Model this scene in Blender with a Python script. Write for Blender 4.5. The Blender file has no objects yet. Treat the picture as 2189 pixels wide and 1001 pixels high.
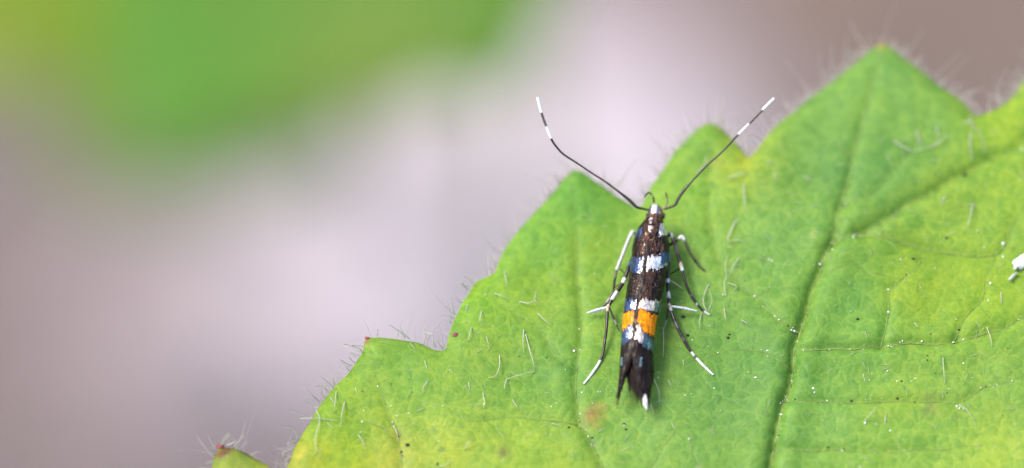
import bpy, math, random
import numpy as np
from mathutils import Vector

# ------------------------------------------------------------------ camera, sky, sun, exposure
# 1 scene unit = 1 cm (macro subject): the moth is about 5 mm long
scene = bpy.context.scene
scene.unit_settings.system = 'METRIC'
scene.unit_settings.scale_length = 0.01
D, W, PITCH = 15.0, 2.2, math.radians(64)
CP, SP = math.cos(PITCH), math.sin(PITCH)
VIEW = np.array((0, CP, -SP)); RIGHT = np.array((1.0, 0, 0)); UP = np.array((0, SP, CP))
CAM = -D * VIEW
cam_data = bpy.data.cameras.new('camera')
cam = bpy.data.objects.new('camera', cam_data)
scene.collection.objects.link(cam)
cam.location = CAM
cam.rotation_euler = Vector(VIEW).to_track_quat('-Z', 'Y').to_euler()
cam_data.sensor_width = 36
cam_data.lens = 36 * D / W
cam_data.clip_start = 0.1
cam_data.clip_end = 2000
cam_data.dof.use_dof = True
cam_data.dof.focus_distance = 14.87
APERTURE_DIAMETER = 0.90
cam_data.dof.aperture_fstop = cam_data.lens * 1e-3 / APERTURE_DIAMETER
scene.camera = cam

SUN = Vector((-0.52, 0.22, 0.83)).normalized()
world = bpy.data.worlds.new('World'); scene.world = world
world.use_nodes = True
wn = world.node_tree
bg = wn.nodes['Background']
sky = wn.nodes.new('ShaderNodeTexSky')
sky.sky_type = 'NISHITA'; sky.sun_disc = False
sky.sun_elevation = math.asin(SUN.z)
sky.sun_rotation = math.atan2(SUN.x, SUN.y)
sky.dust_density = 3.0; sky.air_density = 1.0; sky.ozone_density = 1.0
wn.links.new(sky.outputs[0], bg.inputs[0])
bg.inputs[1].default_value = 0.15
sd = bpy.data.lights.new('sun', 'SUN')
sun = bpy.data.objects.new('sun', sd); scene.collection.objects.link(sun)
sd.energy = 1.5; sd.angle = math.radians(22); sd.color = (1.0, 0.93, 0.82)
sun.rotation_euler = (-SUN).to_track_quat('-Z', 'Y').to_euler()
sun.location = (-10, 5, 20)
scene.view_settings.view_transform = 'Standard'
scene.view_settings.look = 'None'
scene.view_settings.gamma = 1
scene.view_settings.exposure = 1.1
scene.cycles.use_denoising = True
scene.cycles.max_bounces = 5
scene.cycles.transparent_max_bounces = 8

# ------------------------------------------------------------------ helpers
rng = np.random.default_rng(7)
random.seed(7)
COL = scene.collection

def at(px, py, z=0.0):
    """photo pixel -> point on the horizontal plane of height z"""
    px = np.asarray(px, float); py = np.asarray(py, float); z = np.asarray(z, float)
    k = W / D / 2189
    d = VIEW + ((px - 1094.5) * k)[..., None] * RIGHT + ((500.5 - py) * k)[..., None] * UP
    t = (z - CAM[2]) / d[..., 2]
    return CAM + t[..., None] * d

def proj(P):
    q = P - CAM
    dep = q @ VIEW
    k = W / D / 2189
    return np.stack([(q @ RIGHT) / dep / k + 1094.5, 500.5 - (q @ UP) / dep / k], -1)

def lattice(seed, n=64):
    return np.random.default_rng(seed).random((n, n))

_lat = {}
def vnoise(x, y, seed=0):
    """smooth 2D value noise, 0..1"""
    if seed not in _lat: _lat[seed] = lattice(seed)
    L = _lat[seed]; n = L.shape[0]
    xi = np.floor(x).astype(int); yi = np.floor(y).astype(int)
    fx = x - xi; fy = y - yi
    fx = fx * fx * (3 - 2 * fx); fy = fy * fy * (3 - 2 * fy)
    a = L[xi % n, yi % n]; b = L[(xi + 1) % n, yi % n]
    c = L[xi % n, (yi + 1) % n]; d = L[(xi + 1) % n, (yi + 1) % n]
    return (a * (1 - fx) + b * fx) * (1 - fy) + (c * (1 - fx) + d * fx) * fy

def lin(rgb):
    c = np.asarray(rgb, float) / 255
    return np.where(c <= 0.04045, c / 12.92, ((c + 0.055) / 1.055) ** 2.4)

def catmull(P, n):
    """smooth resample of control rows P (k, m) to n rows"""
    P = np.asarray(P, float); k = len(P)
    if k == 2:
        t = np.linspace(0, 1, n)[:, None]; return P[0] * (1 - t) + P[1] * t
    u = np.linspace(0, k - 1, n); i = np.minimum(u.astype(int), k - 2); t = (u - i)[:, None]
    p0 = P[np.maximum(i - 1, 0)]; p1 = P[i]; p2 = P[i + 1]; p3 = P[np.minimum(i + 2, k - 1)]
    return 0.5 * (2 * p1 + (p2 - p0) * t + (2 * p0 - 5 * p1 + 4 * p2 - p3) * t ** 2 + (3 * p1 - p0 - 3 * p2 + p3) * t ** 3)

def mesh_np(name, V, F, mat, parent=None, smooth=True, cols=None, attrs=None, kind=None):
    """one mesh object from numpy arrays (F: (n,3) or (n,4)); V in world space"""
    V = np.asarray(V, float); F = np.asarray(F, int)
    loc = np.array(parent_loc(parent)) if parent is not None else None
    if parent is not None: V = V - loc
    me = bpy.data.meshes.new(name)
    k = F.shape[1]
    me.vertices.add(len(V)); me.vertices.foreach_set('co', V.astype(np.float32).ravel())
    me.loops.add(F.size); me.loops.foreach_set('vertex_index', F.ravel().astype(np.int32))
    me.polygons.add(len(F)); me.polygons.foreach_set('loop_start', np.arange(0, F.size, k, dtype=np.int32))
    me.update(calc_edges=True)
    if smooth: me.polygons.foreach_set('use_smooth', np.ones(len(F), bool))
    if cols is not None:
        c = np.ones((len(V), 4), np.float32); c[:, :3] = cols
        a = me.color_attributes.new('tint', 'FLOAT_COLOR', 'POINT'); a.data.foreach_set('color', c.ravel())
    for n_, v_ in (attrs or {}).items():
        a = me.attributes.new(n_, 'FLOAT', 'POINT'); a.data.foreach_set('value', np.asarray(v_, np.float32))
    me.materials.append(mat)
    me.validate()
    o = bpy.data.objects.new(name, me); COL.objects.link(o)
    if parent is not None: o.parent = parent
    if kind: o['kind'] = kind
    return o

def parent_loc(p):
    loc = Vector((0, 0, 0))
    while p is not None:
        loc = loc + p.location; p = p.parent
    return loc

def empty(name, loc, label, cat, group=None):
    o = bpy.data.objects.new(name, None); COL.objects.link(o)
    o.empty_display_size = 0.1
    o.location = loc; o['label'] = label; o['category'] = cat
    if group: o['group'] = group
    return o

def tube_arrays(P, R, sides=8, cap=True):
    """tapered tube along rows P with radii R"""
    P = np.asarray(P, float); R = np.asarray(R, float); n = len(P)
    T = np.gradient(P, axis=0); T /= np.linalg.norm(T, axis=1)[:, None] + 1e-12
    ref = np.array((0.31, 0.22, 0.92)); 
    A = np.cross(T, ref); bad = np.linalg.norm(A, axis=1) < 0.1
    A[bad] = np.cross(T[bad], (1, 0, 0)); A /= np.linalg.norm(A, axis=1)[:, None]
    B = np.cross(T, A)
    th = np.linspace(0, 2 * np.pi, sides, endpoint=False)
    ring = A[:, None, :] * np.cos(th)[None, :, None] + B[:, None, :] * np.sin(th)[None, :, None]
    V = (P[:, None, :] + ring * R[:, None, None]).reshape(-1, 3)
    i = np.arange(n - 1)[:, None]; j = np.arange(sides)[None, :]
    a = i * sides + j; b = i * sides + (j + 1) % sides
    q = np.stack([a, b, b + sides, a + sides], -1).reshape(-1, 4)
    F = np.concatenate([q[:, [0, 1, 2]], q[:, [0, 2, 3]]])
    if cap:
        V = np.concatenate([V, P[:1], P[-1:]]); c0 = n * sides; c1 = c0 + 1
        jj = np.arange(sides); k = (jj + 1) % sides
        F = np.concatenate([F, np.stack([np.full(sides, c0), k, jj], -1),
                            np.stack([np.full(sides, c1), (n - 1) * sides + jj, (n - 1) * sides + k], -1)])
    return V, F

class Bag:
    """collects triangle soups into one mesh"""
    def __init__(s): s.V = []; s.F = []; s.C = []; s.n = 0
    def add(s, V, F, c=None):
        s.V.append(V); s.F.append(np.asarray(F) + s.n); s.n += len(V)
        if c is not None: s.C.append(np.broadcast_to(c, (len(V), 3)))
    def build(s, name, mat, parent=None, kind=None, smooth=True):
        return mesh_np(name, np.concatenate(s.V), np.concatenate(s.F), mat, parent, smooth,
                       cols=np.concatenate(s.C) if s.C else None, kind=kind)

# ------------------------------------------------------------------ materials
class NT:
    def __init__(s, name):
        s.m = bpy.data.materials.new(name); s.m.use_nodes = True
        s.t = s.m.node_tree; s.t.nodes.clear()
        s.out = s.t.nodes.new('ShaderNodeOutputMaterial')
    def n(s, typ, ins=None, **kw):
        nd = s.t.nodes.new('ShaderNode' + typ)
        for k, v in kw.items(): setattr(nd, k, v)
        for k, v in (ins or {}).items():
            if isinstance(v, bpy.types.NodeSocket): s.t.links.new(v, nd.inputs[k])
            else: nd.inputs[k].default_value = v
        return nd
    def done(s, sock):
        s.t.links.new(sock, s.out.inputs['Surface']); return s.m
    def mix(s, fac, a, b, blend='MIX'):
        nd = s.t.nodes.new('ShaderNodeMix'); nd.data_type = 'RGBA'; nd.blend_type = blend
        for k, v in ((0, fac), (6, a), (7, b)):
            if isinstance(v, bpy.types.NodeSocket): s.t.links.new(v, nd.inputs[k])
            else: nd.inputs[k].default_value = v
        return nd.outputs[2]
    def ramp(s, fac, stops):
        nd = s.t.nodes.new('ShaderNodeValToRGB'); s.t.links.new(fac, nd.inputs[0])
        el = nd.color_ramp.elements
        while len(el) < len(stops): el.new(0.5)
        for e, (p, c) in zip(el, stops):
            e.position = p; e.color = tuple(c) + (1,) if len(c) == 3 else c
        return nd.outputs[0]

def rgba(c): return (float(c[0]), float(c[1]), float(c[2]), 1.0)

def leaf_material(name, fine=True):
    t = NT(name)
    tint = t.n('Attribute', attribute_name='tint').outputs['Color']
    co = t.n('TexCoord').outputs['Object']
    warp = t.n('TexNoise', {'Vector': co, 'Scale': 24.0, 'Detail': 3.0})
    wv = t.n('VectorMath', {0: warp.outputs['Color'], 1: (0.5, 0.5, 0.5)}, operation='SUBTRACT').outputs[0]
    wv = t.n('VectorMath', {0: wv, 'Scale': 0.045}, operation='SCALE').outputs[0]
    cw = t.n('VectorMath', {0: co, 1: wv}, operation='ADD').outputs[0]
    flat = t.n('VectorMath', {0: cw, 1: (1, 1, 0)}, operation='MULTIPLY').outputs[0]
    vo = t.n('TexVoronoi', {'Vector': flat, 'Scale': 37.0, 'Randomness': 1.0}, feature='DISTANCE_TO_EDGE').outputs['Distance']
    vo2 = t.n('TexVoronoi', {'Vector': flat, 'Scale': 75.0, 'Randomness': 1.0}, feature='DISTANCE_TO_EDGE').outputs['Distance']
    vc = t.n('TexVoronoi', {'Vector': flat, 'Scale': 37.0, 'Randomness': 1.0}, feature='F1').outputs['Color']
    n1 = t.n('TexNoise', {'Vector': co, 'Scale': 5.0, 'Detail': 4.0, 'Roughness': 0.6}).outputs['Fac']
    n2 = t.n('TexNoise', {'Vector': co, 'Scale': 45.0, 'Detail': 4.0, 'Roughness': 0.65}).outputs['Fac']
    n3 = t.n('TexNoise', {'Vector': co, 'Scale': 220.0, 'Detail': 2.0}).outputs['Fac']
    # yellower and greener patches, then a fine mottle of single cells
    m1 = t.ramp(n1, [(0.34, (0.80, 0.92, 0.95)), (0.52, (1, 1, 1)), (0.70, (1.13, 1.04, 0.86))])
    c = t.mix(1.0, tint, m1, 'MULTIPLY')
    m2 = t.ramp(n2, [(0.30, (0.74, 0.84, 0.80)), (0.5, (1, 1, 1)), (0.72, (1.32, 1.15, 1.15))])
    c = t.mix(0.9, c, m2, 'MULTIPLY')
    m3 = t.ramp(n3, [(0.30, (0.84, 0.88, 0.84)), (0.70, (1.14, 1.10, 1.20))])
    c = t.mix(0.7, c, m3, 'MULTIPLY')
    # pale net of the finest veins round darker cells
    cell = t.n('SeparateColor', {0: vc}).outputs[0]
    m4 = t.ramp(cell, [(0.0, (0.80, 0.88, 0.88)), (1.0, (1.12, 1.06, 1.08))])
    c = t.mix(0.6, c, m4, 'MULTIPLY')
    net = t.ramp(vo, [(0.0, (1.42, 1.22, 1.45)), (0.06, (1.14, 1.07, 1.12)), (0.15, (0.93, 0.95, 0.93))])
    amt = t.n('MapRange', {0: n1, 1: 0.38, 2: 0.62, 3: 0.75, 4: 0.25}).outputs[0]
    c = t.mix(amt, c, net, 'MULTIPLY')
    # relief
    h1 = t.n('MapRange', {0: vo, 1: 0.0, 2: 0.35, 3: 0.0, 4: 1.0}, interpolation_type='SMOOTHSTEP').outputs[0]
    h2 = t.n('MapRange', {0: vo2, 1: 0.0, 2: 0.4, 3: 0.0, 4: 1.0}, interpolation_type='SMOOTHSTEP').outputs[0]
    b1 = t.n('Bump', {'Strength': 0.15, 'Distance': 0.006, 'Height': h1}).outputs[0]
    b2 = t.n('Bump', {'Strength': 0.16, 'Distance': 0.002, 'Height': h2, 'Normal': b1}).outputs[0]
    b3 = t.n('Bump', {'Strength': 0.12, 'Distance': 0.002, 'Height': n3, 'Normal': b2}).outputs[0]
    rough = t.n('MapRange', {0: n2, 1: 0.3, 2: 0.7, 3: 0.5, 4: 0.68}).outputs[0]
    p = t.n('BsdfPrincipled', {'Base Color': c, 'Roughness': rough, 'Specular IOR Level': 0.32, 'Normal': b3})
    tc = t.mix(1.0, c, (1.15, 1.0, 0.45, 1), 'MULTIPLY')
    tr = t.n('BsdfTranslucent', {'Color': tc})
    mx = t.n('MixShader', {0: 0.22, 1: p.outputs[0], 2: tr.outputs[0]})
    return t.done(mx.outputs[0])

def simple(name, col, rough=0.6, spec=0.3, metal=0.0, transp=0.0, transl=0.0, noise=0.0, nscale=20.0, bump=0.0, attr=None, bdist=0.004):
    t = NT(name)
    c = rgba(col)
    if attr: c = t.n('Attribute', attribute_name=attr).outputs['Color']
    p = {'Roughness': rough, 'Specular IOR Level': spec, 'Metallic': metal}
    if noise or bump:
        co = t.n('TexCoord').outputs['Object']
        nz = t.n('TexNoise', {'Vector': co, 'Scale': nscale, 'Detail': 5.0, 'Roughness': 0.6}).outputs['Fac']
        if noise:
            m = t.ramp(nz, [(0.3, (1 - noise,) * 3), (0.7, (1 + noise,) * 3)])
            c = t.mix(1.0, c, m, 'MULTIPLY')
        if bump: p['Normal'] = t.n('Bump', {'Strength': bump, 'Distance': bdist, 'Height': nz}).outputs[0]
    p['Base Color'] = c
    s = t.n('BsdfPrincipled', p).outputs[0]
    if transl:
        tr = t.n('BsdfTranslucent', {'Color': c}).outputs[0]
        s = t.n('MixShader', {0: transl, 1: s, 2: tr}).outputs[0]
    if transp:
        tr = t.n('BsdfTransparent').outputs[0]
        s = t.n('MixShader', {0: transp, 1: s, 2: tr}).outputs[0]
    return t.done(s)

def scale_material():
    """overlapping wing scales: colour from the wing pattern with its painted sheen, glitter from tiny tilted plates"""
    t = NT('wing_scales')
    c = t.n('Attribute', attribute_name='tint').outputs['Color']
    gloss = t.n('Attribute', attribute_name='gloss').outputs['Fac']
    co = t.n('TexCoord').outputs['Object']
    st = t.n('VectorMath', {0: co, 1: (1.0, 0.6, 1.0)}, operation='MULTIPLY').outputs[0]
    v = t.n('TexVoronoi', {'Vector': st, 'Scale': 260.0}, feature='F1')
    streak = t.n('TexNoise', {'Vector': t.n('VectorMath', {0: co, 1: (1.0, 0.10, 1.0)}, operation='MULTIPLY').outputs[0],
                              'Scale': 190.0, 'Detail': 3.0}).outputs['Fac']
    br = t.n('SeparateColor', {0: v.outputs['Color']}).outputs[0]
    var = t.ramp(br, [(0.0, (0.45, 0.45, 0.5)), (0.7, (1.05, 1.0, 1.0)), (1.0, (1.7, 1.6, 1.5))])
    c2 = t.mix(0.8, c, var, 'MULTIPLY')
    sv = t.ramp(streak, [(0.35, (0.55, 0.55, 0.55)), (0.65, (1.5, 1.4, 1.35))])
    c2 = t.mix(0.6, c2, sv, 'MULTIPLY')
    nrm = t.n('Bump', {'Strength': 0.55, 'Distance': 0.0016, 'Height': br}).outputs[0]
    rough = t.n('MapRange', {0: br, 1: 0.0, 2: 1.0, 3: 0.42, 4: 0.22}).outputs[0]
    p = t.n('BsdfPrincipled', {'Base Color': c2, 'Metallic': gloss, 'Roughness': rough,
                               'Specular IOR Level': 0.22, 'Normal': nrm})
    return t.done(p.outputs[0])

K = 1.75   # how much brighter a lit surface shows in the photograph than its own colour
M = {}
M['leaf'] = leaf_material('leaf_blade_green')
M['vein'] = simple('leaf_vein', lin((150, 180, 90)) / K, 0.6, 0.3, noise=0.5, nscale=60, transl=0.15)
M['petiole'] = simple('leaf_petiole', (0.17, 0.24, 0.06), 0.5, 0.35, noise=0.3, nscale=8)
M['hair'] = simple('leaf_hair', (0.66, 0.63, 0.56), 0.4, 0.4, transl=0.4, transp=0.35)
M['hair_sharp'] = simple('leaf_hair_white', (0.66, 0.66, 0.54), 0.35, 0.4, transl=0.35, transp=0.2)
M['gland'] = simple('red_gland', (0.20, 0.035, 0.040), 0.5, 0.4, noise=0.5, nscale=140, bump=0.5)
M['grain'] = simple('pollen_grain', (0.8, 0.8, 0.72), 0.5, 0.4, attr='tint')
M['scales'] = scale_material()
M['limb'] = simple('leg_scales', (1, 1, 1), 0.3, 0.5, noise=0.35, nscale=350, bump=0.4, bdist=0.001, attr='tint')
M['eye'] = simple('compound_eye', (0.09, 0.018, 0.012), 0.18, 0.6)
M['fringe'] = simple('wing_fringe', (0.045, 0.028, 0.024), 0.6, 0.2, transp=0.5)

# ------------------------------------------------------------------ the leaf's surface as a height field
VEINS = [  # (photo-pixel polyline, groove depth, groove half width)
    ([(1500, 1640), (1560, 1330), (1612, 1140), (1646, 1001), (1660, 945), (1673, 868), (1693, 802), (1706, 714), (1726, 665),
      (1748, 593), (1778, 521), (1797, 450), (1826, 330), (1850, 240), (1870, 160), (1888, 100)], 0.014, 0.011),
    ([(1500, 1640), (1430, 1300), (1340, 1080), (1290, 1001), (1258, 930), (1240, 890), (1234, 800), (1243, 700), (1236, 600), (1228, 500), (1222, 380)], 0.005, 0.009),
    ([(1500, 1640), (1180, 1330), (960, 1140), (868, 1040), (857, 985), (850, 930), (836, 890), (812, 820), (790, 735)], 0.004, 0.009),
    ([(1500, 1640), (1100, 1400), (760, 1200), (560, 1050), (482, 960)], 0.006, 0.009),
    ([(1704, 711), (1665, 684), (1613, 632), (1583, 606), (1540, 560), (1520, 480), (1516, 380), (1518, 270)], 0.004, 0.009),
    ([(1712, 745), (1800, 744), (1885, 742), (1929, 731), (2039, 731), (2150, 700), (2260, 640)], 0.008, 0.010),
    ([(1781, 519), (1830, 502), (1880, 505), (1973, 533), (2060, 545), (2133, 546), (2157, 515), (2169, 478), (2195, 440)], 0.008, 0.010),
    ([(1836, 500), (1904, 462), (1955, 432), (2000, 404), (2063, 372), (2120, 340), (2189, 308), (2270, 200)], 0.008, 0.012),
    ([(1676, 857), (1775, 860), (1870, 860), (1951, 857), (2045, 860), (2110, 830), (2200, 800)], 0.005, 0.008),
    ([(1660, 962), (1775, 962), (1880, 966), (1962, 962), (2100, 955)], 0.005, 0.008),
    ([(1885, 742), (1895, 680), (1902, 632), (1929, 599), (1973, 560)], 0.006, 0.009),
    ([(1696, 790), (1640, 760), (1600, 748), (1555, 747), (1500, 770)], 0.004, 0.008),
    ([(1238, 905), (1160, 897), (1090, 892), (1010, 902), (980, 880)], 0.004, 0.009),
    ([(1234, 790), (1190, 760), (1150, 700), (1080, 660), (1030, 600)], 0.003, 0.008),
    ([(1800, 440), (1850, 420), (1900, 380), (1960, 300), (2000, 180)], 0.003, 0.008),
    ([(1826, 330), (1780, 300), (1740, 270), (1700, 235)], 0.003, 0.008),
    ([(850, 930), (780, 900), (720, 860), (690, 850)], 0.004, 0.010),
    ([(1748, 593), (1810, 570), (1870, 580), (1929, 599)], 0.003, 0.007),
    ([(2039, 731), (2060, 680), (2100, 640), (2110, 590), (2133, 546)], 0.005, 0.008),
    ([(1340, 1080), (1400, 990), (1440, 930), (1480, 890)], 0.003, 0.007),
]

def macro(x, y):
    """gentle doming and waves of the blade"""
    z = 0.020 * (vnoise(x * 1.3 + 5, y * 1.3 + 9, 1) - 0.5) * 2
    z = z + 0.010 * (vnoise(x * 3.1 + 2, y * 3.1 + 4, 2) - 0.5) * 2
    return z

def at_leaf(px, py, h=0.0):
    z = np.zeros(np.shape(np.asarray(px, float)))
    for _ in range(4):
        P = at(px, py, z + h); z = macro(P[..., 0], P[..., 1])
    return at(px, py, z + h)

def seg_dist(X, Y, P, closed=False):
    """distance from points to polyline P, with the nearest point"""
    best = np.full(X.shape, 1e9); nx = np.zeros_like(X); ny = np.zeros_like(X)
    Q = np.concatenate([P, P[:1]]) if closed else P
    for a, b in zip(Q[:-1], Q[1:]):
        d = b - a; L2 = d @ d
        if L2 < 1e-14: continue
        t = np.clip(((X - a[0]) * d[0] + (Y - a[1]) * d[1]) / L2, 0, 1)
        cx = a[0] + t * d[0]; cy = a[1] + t * d[1]
        r = (X - cx) ** 2 + (Y - cy) ** 2
        m = r < best
        best = np.where(m, r, best); nx = np.where(m, cx, nx); ny = np.where(m, cy, ny)
    return np.sqrt(best), nx, ny

def inside(X, Y, P):
    r = np.zeros(X.shape, bool)
    for a, b in zip(P, np.roll(P, -1, 0)):
        if a[1] == b[1]: continue
        c = ((a[1] > Y) != (b[1] > Y)) & (X < (b[0] - a[0]) * (Y - a[1]) / (b[1] - a[1]) + a[0])
        r ^= c
    return r

def blade_grid(outline, res):
    """grid cells inside an outline, rim vertices drawn onto it -> xy, quads, rim distance"""
    lo = outline.min(0) - res; hi = outline.max(0) + res
    xs = np.arange(lo[0], hi[0], res); ys = np.arange(lo[1], hi[1], res)
    X, Y = np.meshgrid(xs, ys, indexing='ij'); X = X.ravel(); Y = Y.ravel()
    ins = inside(X, Y, outline)
    # exact distance only near the rim
    near = np.zeros(len(X), bool)
    dist = np.full(len(X), 1.0); nx = X.copy(); ny = Y.copy()
    step = max(1, int(0.06 / res)); g = ins.reshape(len(xs), len(ys))
    band = np.zeros_like(g)
    pad = np.pad(g, step, mode='edge')
    for dx in (-step, 0, step):
        for dy in (-step, 0, step):
            band |= pad[step + dx:step + dx + g.shape[0], step + dy:step + dy + g.shape[1]] != g
    # thin features too
    for s in range(1, step):
        for dx, dy in ((s, 0), (-s, 0), (0, s), (0, -s)):
            band |= pad[step + dx:step + dx + g.shape[0], step + dy:step + dy + g.shape[1]] != g
    near = band.ravel()
    d, cx, cy = seg_dist(X[near], Y[near], outline, True)
    dist[near] = d; nx[near] = cx; ny[near] = cy
    keep = ins | (dist < res * 0.55)
    kg = keep.reshape(len(xs), len(ys))
    quad = kg[:-1, :-1] & kg[1:, :-1] & kg[1:, 1:] & kg[:-1, 1:]
    idx = np.arange(len(X)).reshape(len(xs), len(ys))
    i, j = np.nonzero(quad)
    F = np.stack([idx[i, j], idx[i + 1, j], idx[i + 1, j + 1], idx[i, j + 1]], -1)
    # rim = vertices used by fewer than four cells
    cnt = np.bincount(F.ravel(), minlength=len(X))
    rim = (cnt > 0) & (cnt < 4) & near
    X = np.where(rim, nx, X); Y = np.where(rim, ny, Y)
    used = np.nonzero(cnt)[0]; remap = np.full(len(X), -1); remap[used] = np.arange(len(used))
    dd = np.where(rim, 0, dist)
    return X[used], Y[used], remap[F], dd[used], rim[used]

def thicken(X, Y, Z, F, rim, thick):
    """top and underside sheets joined along the rim"""
    n = len(X)
    top = np.stack([X, Y, Z], -1)
    th = np.where(rim, thick * 0.45, thick)
    bot = np.stack([X, Y, Z - th], -1)
    e = np.concatenate([F[:, [0, 1]], F[:, [1, 2]], F[:, [2, 3]], F[:, [3, 0]]])
    key = e[:, 0].astype(np.int64) * n + e[:, 1]; rkey = e[:, 1].astype(np.int64) * n + e[:, 0]
    b = e[~np.isin(key, rkey)]
    side = np.stack([b[:, 1], b[:, 0], b[:, 0] + n, b[:, 1] + n], -1)
    return np.concatenate([top, bot]), np.concatenate([F, F[:, ::-1] + n, side])

def blend_colours(X, Y, pts, sig):
    num = np.zeros((len(X), 3)); den = np.zeros(len(X))
    for (px, py, c) in pts:
        w = 1.0 / ((((X - px) ** 2 + (Y - py) ** 2) / sig ** 2) + 0.15) ** 1.5
        num += w[:, None] * lin(c); den += w
    return num / den[:, None]

# ------------------------------------------------------------------ the ground far below the leaf
GZ = -12.0
def ground_material():
    t = NT('dry_soil')
    co = t.n('TexCoord').outputs['Object']
    a = t.n('TexNoise', {'Vector': co, 'Scale': 0.35, 'Detail': 5.0, 'Roughness': 0.6}).outputs['Fac']
    b = t.n('TexNoise', {'Vector': co, 'Scale': 4.0, 'Detail': 6.0, 'Roughness': 0.65}).outputs['Fac']
    v = t.n('TexVoronoi', {'Vector': co, 'Scale': 3.0}).outputs['Distance']
    c = t.ramp(a, [(0.3, (0.150, 0.115, 0.103)), (0.5, (0.175, 0.142, 0.138)), (0.7, (0.205, 0.172, 0.170))])
    m = t.ramp(b, [(0.3, (0.6, 0.6, 0.6)), (0.7, (1.4, 1.38, 1.36))])
    c = t.mix(1.0, c, m, 'MULTIPLY')
    h = t.n('Math', {0: b, 1: v}, operation='ADD').outputs[0]
    bp = t.n('Bump', {'Strength': 0.6, 'Distance': 0.15, 'Height': h}).outputs[0]
    return t.done(t.n('BsdfPrincipled', {'Base Color': c, 'Roughness': 0.95, 'Specular IOR Level': 0.1, 'Normal': bp}).outputs[0])

def make_ground():
    c = at(1094, 500, GZ)
    n = 120
    u = np.linspace(-1, 1, n); u = np.sign(u) * np.abs(u) ** 3 * 1500      # fine in the middle, out to the horizon
    X, Y = np.meshgrid(u, u, indexing='ij')
    r = np.hypot(X, Y)
    Z = GZ + (vnoise(X * 0.8 + 7, Y * 0.8 + 3, 11) - 0.5) * 0.5 + (vnoise(X * 0.2, Y * 0.2, 12) - 0.5) * np.clip(r / 20, 0.2, 2.0)
    V = np.stack([X + c[0], Y + c[1], Z], -1).reshape(-1, 3)
    i = np.arange(n - 1)[:, None]; j = np.arange(n - 1)[None]
    a = i * n + j
    F = np.stack([a, a + n, a + n + 1, a + 1], -1).reshape(-1, 4)
    g = mesh_np('ground', V, F, ground_material(), kind='structure')
    g['label'] = 'dry mauve-brown soil far below the green leaf'
make_ground()

def make_stone(px, py, sx, sy, sz, rot, col, label, seed, sink=0.35):
    """a worn stone lying on the soil; sx, sy half sizes in cm"""
    n, m = 28, 40
    th = np.linspace(0.02, np.pi - 0.02, n)[:, None]; ph = np.linspace(0, 2 * np.pi, m, endpoint=False)[None]
    x = np.sin(th) * np.cos(ph); y = np.sin(th) * np.sin(ph); z = np.cos(th) + 0 * ph
    e = 0.75
    x = np.sign(x) * np.abs(x) ** e; y = np.sign(y) * np.abs(y) ** e; z = np.sign(z) * np.abs(z) ** 0.8
    k = 1 + 0.16 * (vnoise(x * 1.6 + seed, y * 1.6 + z, seed) - 0.5) + 0.06 * (vnoise(x * 6 + seed, y * 6 + z * 3, seed + 1) - 0.5)
    x, y, z = x * k * sx, y * k * sy, z * k * sz
    c, s = math.cos(rot), math.sin(rot)
    C = at(px, py, GZ)
    V = np.stack([C[0] + x * c - y * s, C[1] + x * s + y * c, GZ + sz * (1 - sink * 2) * 0.5 + z], -1).reshape(-1, 3)
    i = np.arange(n - 1)[:, None]; j = np.arange(m)[None]
    a = i * m + j; b = i * m + (j + 1) % m
    F = np.stack([a, a + m, b + m, b], -1).reshape(-1, 4)
    o = mesh_np('stone', V - C, F, simple('stone_' + str(seed), col, 0.85, 0.2, noise=0.25, nscale=1.6, bump=0.5, bdist=0.08))
    o.location = C
    o['label'] = label; o['category'] = 'stone'; o['group'] = 'stones lying on the soil under the leaves'

make_stone(1040, 500, 1.15, 0.74, 0.30, math.radians(24), (0.45, 0.39, 0.408), 'large pale mauve-white stone, out of focus between the two green leaves', 21)
make_stone(1330, 330, 0.75, 0.55, 0.22, math.radians(-15), (0.28, 0.235, 0.238), 'medium pinkish-grey stone touching the large pale stone, behind the raised antennae', 22)
make_stone(480, 700, 0.62, 0.55, 0.2, math.radians(40), (0.25, 0.21, 0.215), 'medium mauve-grey stone out of focus, beside the toothed leaf margin', 23)

make_stone(2060, 60, 0.95, 0.8, 0.18, math.radians(10), (0.150, 0.112, 0.092), 'dark brown flat stone, out of focus behind the highest leaf tip', 24)

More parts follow.
